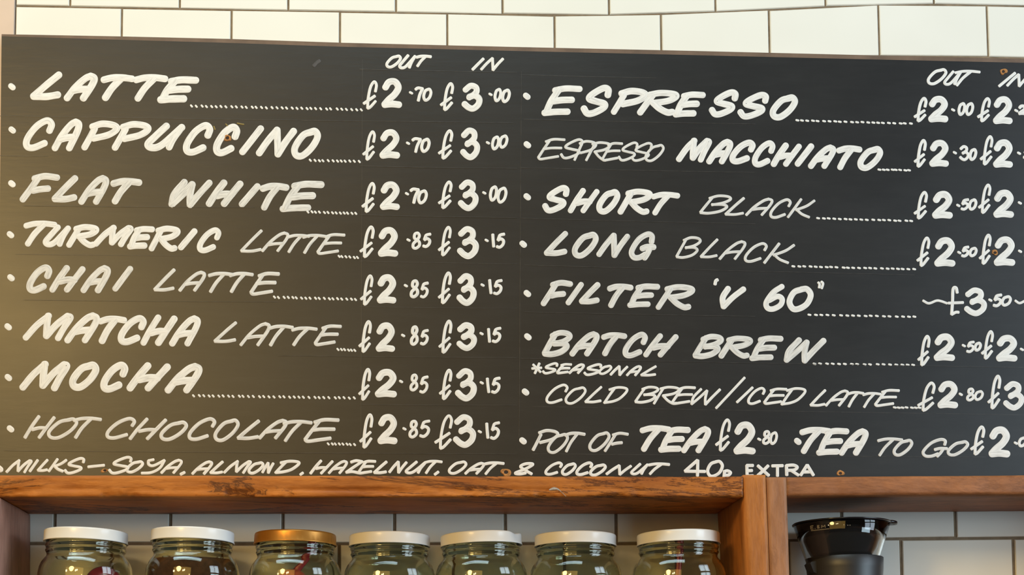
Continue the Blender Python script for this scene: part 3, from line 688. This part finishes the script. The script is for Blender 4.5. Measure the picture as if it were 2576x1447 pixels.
# ------------------------------------------------------------------ jars
def jar_depth(py):
    """depth at which a lid of the common height shows its front upper edge at this picture height"""
    lo, hi = 1.80, 1.95
    for _ in range(40):
        mid = (lo + hi) / 2
        if P(1000, py, mid - 0.0535).z < ZL: lo = mid
        else: hi = mid
    return (lo + hi) / 2
RB = 0.0615
OUT = [(0.0505, -0.0025), (0.0512, -0.004), (0.0512, -0.016), (0.0520, -0.0175), (0.0520, -0.0195), (0.0508, -0.021), (0.0508, -0.0235), (0.0516, -0.0245), (0.0516, -0.026), (0.0500, -0.0285), (0.0496, -0.031),
       (0.0508, -0.0335), (0.0535, -0.0365), (0.0566, -0.041), (0.0590, -0.047), (0.0606, -0.055), (RB, -0.066), (RB, -0.145), (0.0605, -0.158), (0.057, -0.168), (0.050, -0.172), (0.0, -0.172)]
TH = 0.0026
INN = [(0.0, -0.1665), (0.049, -0.1665), (0.0545, -0.163), (0.0578, -0.155), (RB - TH, -0.144), (RB - TH, -0.066), (0.0580, -0.055), (0.0564, -0.047), (0.0540, -0.042), (0.0512, -0.038), (0.0484, -0.0345), (0.0471, -0.031), (0.0480, -0.027), (0.0482, -0.004), (0.0487, -0.0025)]
def lid_bm(cx, cy, cz, h=0.0152, r=0.0535, rib=False):
    bm = bmesh.new()
    prof = [(0, -0.0006), (r * 0.8, -0.0006), (r * 0.86, 0.0), (r - 0.0022, 0.0), (r - 0.0006, -0.0007), (r, -0.0024), (r, -h + 0.0022), (r + 0.0006, -h + 0.0014), (r + 0.0006, -h + 0.0003), (r, -h),
            (r - 0.0009, -h + 0.0004), (r - 0.0009, -0.0028), (r - 0.003, -0.0018), (0, -0.0018)]
    lathe(bm, prof, cx, cy, cz, 96)
    if rib:
        for v in bm.verts:
            d = Vector((v.co.x - cx, v.co.y - cy)); 
            if v.co.z < cz - h + 0.003 and d.length > r - 0.0002:
                a = math.atan2(d.y, d.x); k = 1 + 0.010 * math.cos(a * 48)
                v.co.x, v.co.y = cx + d.x * k, cy + d.y * k
    return bm
JARS = [(217, 1325.5, 'white', 1.7, 'glass jar with white lid and a burgundy scoop inside, against the crate side', None),
        (485, 1324.5, 'white', 1.4, 'white-lidded glass jar filled with dark brown cocoa powder', 'cocoa'),
        (743, 1332.0, 'gold', 1.0, 'glass jar with a brass-coloured lid, the only one not white', None),
        (980, 1336.5, 'white', 0.4, 'empty white-lidded glass jar right beside the brass-lidded one', None),
        (1210, 1334.5, 'white', -1.7, 'empty glass jar with a dented, tilted white lid, fifth along the shelf', None),
        (1447, 1335.5, 'white', 0.0, 'empty white-lidded glass jar left of the one with a red handle inside', None),
        (1706, 1331.0, 'white', -1.0, 'white-lidded glass jar at the crate post with a straight red handle inside', None)]
JPOS = []
for px, py, lidk, tilt, lab, fill in JARS:
    Y = min(jar_depth(py), YW - RB - 0.003)
    cx = P(px, 1345, Y).x
    root = empty('storage_jar', (cx, Y, ZSH + 0.0006)); JPOS.append((cx, Y))
    tag(root, lab, 'jar', 'lidded glass jars on the crate shelf')
    cz = ZSH + 0.0006 + JAR_H
    bm = bmesh.new(); lathe(bm, OUT + INN, cx, Y, cz, 96, closed=True)
    obj('glass_body', bm, M_glass, root, True)
    lb = lid_bm(cx, Y, cz, rib=(lidk == 'gold'))
    lo = obj('lid', lb, M_gold if lidk == 'gold' else M_lid, root, True)
    off = Vector((0, 0, JAR_H - 0.006))
    for v in lo.data.vertices: v.co -= off
    lo.location = off; lo.rotation_euler = (0, R(tilt), 0)
    if px == 1210:
        for v in lo.data.vertices:
            a = math.atan2(v.co.y, v.co.x)
            k = math.exp(-((a + 0.55) / 0.22) ** 2)
            if v.co.z > -0.006: v.co.x *= 1 - 0.045 * k; v.co.y *= 1 - 0.045 * k; v.co.z -= 0.0022 * k * min(1, math.hypot(v.co.x, v.co.y) / 0.05)
    if fill == 'cocoa':
        bm = bmesh.new()
        g = 0.0006
        pr = [(0, -0.166)] + [(r - g, z + 0.0003) for r, z in INN[1:8]] + [(0.0535, -0.0425), (0.050, -0.0385), (0.030, -0.0375), (0, -0.0365)]
        lathe(bm, pr, cx, Y, cz, 64)
        for v in bm.verts:
            if v.co.z > cz - 0.0395: v.co.z += 0.0012 * noise.noise(v.co * 60)
        obj('cocoa_powder', bm, M_cocoa, root, True)

# --- scoops inside jars
def scoop(cx, cy, z0, top, bowl_c, bowl_r, m_h, m_b, lab, wid=0.006):
    """a measuring scoop standing in a jar: bowl with a rounded back, straight handle up to its tip"""
    root = empty('measuring_scoop', (bowl_c[0], bowl_c[1], z0)); tag(root, lab, 'scoop')
    bm = bmesh.new()
    prof = []
    for i in range(9):
        a = R(90 * i / 8); prof.append((bowl_r * math.sin(a), bowl_r * math.cos(a)))
    prof += [(bowl_r, -bowl_r * 0.75), (bowl_r * 1.05, -bowl_r * 0.8), (bowl_r * 0.93, -bowl_r * 0.8), (bowl_r * 0.9, 0)]
    for i in range(1, 9):
        a = R(90 - 90 * i / 8); prof.append((bowl_r * 0.9 * math.sin(a), bowl_r * 0.9 * math.cos(a)))
    lathe(bm, prof, *bowl_c, 40)
    obj('bowl', bm, m_b, root, True)
    if top:
        bm = bmesh.new()
        a = Vector(bowl_c) + Vector((0, 0, bowl_r * 0.6)); b = Vector(top); d = (b - a).normalized()
        sx = d.cross(Vector((0, 1, 0))).normalized(); sy = d.cross(sx)
        rings = []
        for k in range(13):
            t = k / 12; wv = wid * (1.15 - 0.25 * math.sin(math.pi * t)) * (0.6 if k in (0, 12) else 1); tv = wid * 0.42 * (0.6 if k in (0, 12) else 1)
            c = a.lerp(b, t)
            rings.append([bm.verts.new(c + sx * wv * math.cos(2 * math.pi * q / 14) + sy * tv * math.sin(2 * math.pi * q / 14)) for q in range(14)])
        for A, B in zip(rings, rings[1:]):
            for q in range(14): bm.faces.new((A[q], A[(q + 1) % 14], B[(q + 1) % 14], B[q]))
        bm.faces.new(rings[0]); bm.faces.new(rings[-1]); bmesh.ops.recalc_face_normals(bm, faces=bm.faces)
        obj('handle', bm, m_h, root, True)
zj = ZSH + 0.0006 + JAR_H
def heap(cx, cy, top, r, m, name, lab, seed):
    bm = bmesh.new()
    pr = [(0, -0.1660), (0.048, -0.1660), (0.0538, -0.1622), (0.0570, -0.1545), (r, -0.145), (r, top - 0.006), (r * 0.7, top - 0.002), (0, top)]
    lathe(bm, pr, cx, cy, zj, 64)
    for v in bm.verts:
        if v.co.z > zj + top - 0.008: v.co.z += 0.0015 * noise.noise(v.co * 50 + Vector((seed, 0, 0)))
    return bm
c1, c3, c7 = JPOS[0], JPOS[2], JPOS[6]
b1 = P(262, 1447, c1[1] - 0.008)
scoop(*c1, zj - 0.1660, None, (b1.x, c1[1] - 0.012, P(262, 1421, c1[1] - 0.03).z - 0.0245), 0.0245, M_red, M_red, 'burgundy plastic scoop lying inside the leftmost jar')
hb = P(735, 1455, c3[1]); ht = P(793, 1374, c3[1])
scoop(*c3, zj - 0.1660, (ht.x, c3[1], ht.z), (hb.x, c3[1], hb.z - 0.012), 0.024, M_crim, M_orange, 'red scoop with slanting handle inside the brass-lidded jar', 0.0048)
hb = P(1702, 1520, c7[1]); ht = P(1713, 1362, c7[1])
scoop(*c7, zj - 0.1660, (ht.x, c7[1], ht.z), (hb.x, c7[1], hb.z), 0.024, M_crim, M_crim, 'dark red scoop with upright handle inside the jar nearest the post', 0.0042)

# ------------------------------------------------------------------ pour-over coffee maker in the right crate
YD = 1.868
dx = P(2117, 1345, YD).x
zr = P(2117, 1302, YD - 0.060).z            # height of the rim, from its front edge
root = empty('coffee_carafe', (dx, YD, ZSH + 0.0006))
tag(root, 'pour-over coffee carafe with glossy black filter cone and dark neck band', 'coffee maker')
bm = bmesh.new()
H = zr - (ZSH + 0.0006)
go = [(0.0602, -0.002), (0.0610, -0.003), (0.0535, -0.026), (0.0478, -0.044), (0.0440, -0.056), (0.0432, -0.070), (0.0440, -0.082), (0.050, -0.098), (0.060, -0.118), (0.066, -0.140), (0.064, -H + 0.012), (0.056, -H + 0.002), (0.05, -H), (0, -H)]
gi = [(0, -H + 0.004), (0.049, -H + 0.004), (0.054, -H + 0.006), (0.0615, -H + 0.014), (0.0637, -0.140), (0.0577, -0.119), (0.0478, -0.099), (0.0418, -0.083), (0.0410, -0.070), (0.0418, -0.056), (0.0456, -0.0435), (0.0513, -0.025), (0.0588, -0.002)]
go = [(r, max(z, -H)) for r, z in go]
lathe(bm, go + gi, dx, YD, zr, 96, closed=True)
gbody = obj('glass_body', bm, M_clear, root, True)
bm = bmesh.new()
fo = [(0.0500, 0.0012), (0.0620, 0.0006), (0.0628, -0.0002), (0.0624, -0.0012), (0.0560, -0.0014), (0.0540, -0.004), (0.0500, -0.018), (0.0440, -0.034), (0.0375, -0.046), (0.0345, -0.060), (0.0, -0.066)]
fi = [(0.0, -0.064), (0.0335, -0.058), (0.0365, -0.045), (0.0430, -0.033), (0.0488, -0.018), (0.0520, -0.003)]
lathe(bm, fo + fi, dx, YD, zr, 96, closed=False)
flt = obj('filter_cone', bm, M_black, root, True, 'glossy black filter cone')
bm = bmesh.new()
hs = []
for k in range(9):
    t = k / 8; x = 0.0540 + 0.0145 * t; wv = 0.014 * (1 - 0.5 * t ** 2) * (0.55 if k == 8 else 1); th = 0.0022 + 0.0012 * math.sin(math.pi * t)
    hs.append([bm.verts.new((dx + x, YD - 0.012 + wv * math.cos(2 * math.pi * q / 14), zr + 0.0002 - 0.001 * t + th * math.sin(2 * math.pi * q / 14))) for q in range(14)])
for A, B in zip(hs, hs[1:]):
    for q in range(14): bm.faces.new((A[q], A[(q + 1) % 14], B[(q + 1) % 14], B[q]))
bm.faces.new(hs[0]); bm.faces.new(hs[-1]); bmesh.ops.recalc_face_normals(bm, faces=bm.faces)
obj('handle_tab', bm, M_black, flt, True)
bm = bmesh.new()
bo = [(0.0478, -0.0455), (0.0488, -0.0462), (0.0484, -0.060), (0.0470, -0.078), (0.0476, -0.092), (0.0466, -0.094), (0.0452, -0.0855), (0.0442, -0.072), (0.0450, -0.057), (0.0474, -0.0475)]
lathe(bm, bo, dx + 0.003, YD, zr, 96, closed=True)
nb = obj('neck_band', bm, M_rubber, root, True, 'matt dark band around the neck')
bm = bmesh.new()
tx0 = dx + 0.003
ring = [(0.0430, -0.0515), (0.0495, -0.0525), (0.0512, -0.0545), (0.0470, -0.066), (0.0430, -0.068)]
for s in (-0.010, 0.010):
    pass
va = [bm.verts.new((tx0 - r, YD - 0.022, zr + z)) for r, z in ring]; vb_ = [bm.verts.new((tx0 - r, YD + 0.006, zr + z)) for r, z in ring]
bm.faces.new(va); bm.faces.new(list(reversed(vb_)))
for k in range(5): bm.faces.new((va[k], vb_[k], vb_[(k + 1) % 5], va[(k + 1) % 5]))
bmesh.ops.recalc_face_normals(bm, faces=bm.faces)
obj('clip', bm, M_rubber, nb, False)
# small worn print on the cone, wrapped on its face
def cone_pt(px, py):
    """point of the cone's outer face under a place in the picture"""
    best = None
    for k in range(400):
        y = YD - 0.062 + 0.0003 * k
        p = P(px, py, y); dz = p.z - zr; r = math.hypot(p.x - dx, p.y - YD)
        rc = 0.0610 + (dz + 0.003) * (0.0075 / 0.023)
        if r < rc + 0.0005: return p
    return p
bm = bmesh.new()
def mark(a, b, wd):
    q = catmull([a, b]); t = (q[-1] - q[0]).normalized(); n = Vector((-t.y, t.x)); rows = []
    for c in q: rows.append([bm.verts.new(cone_pt(c.x + n.x * o * wd / 2, c.y + n.y * o * wd / 2)) for o in (-1, 1)])
    for A, B in zip(rows, rows[1:]): bm.faces.new((A[0], A[1], B[1], B[0]))
for a, b in (((2039, 1324), (2040, 1332)), ((2039, 1324), (2046, 1323)), ((2040, 1328), (2045, 1327)), ((2040, 1332), (2046, 1331)), ((2050, 1331), (2051, 1330)),
             ((2056, 1322), (2057, 1330)), ((2056, 1322), (2061, 1323)), ((2061, 1323), (2057, 1326)), ((2057, 1326), (2062, 1328)), ((2062, 1328), (2057, 1330)),
             ((2067, 1322), (2067, 1329)), ((2067, 1322), (2071, 1326)), ((2071, 1326), (2075, 1321)), ((2075, 1321), (2076, 1328)), ((2040, 1335.5), (2086, 1330.5))):
    mark(a, b, 2.0)
bmesh.ops.solidify(bm, geom=list(bm.faces), thickness=0.0002)
obj('lettering', bm, M_print, gbody, False, 'small worn pale lettering, underlined')
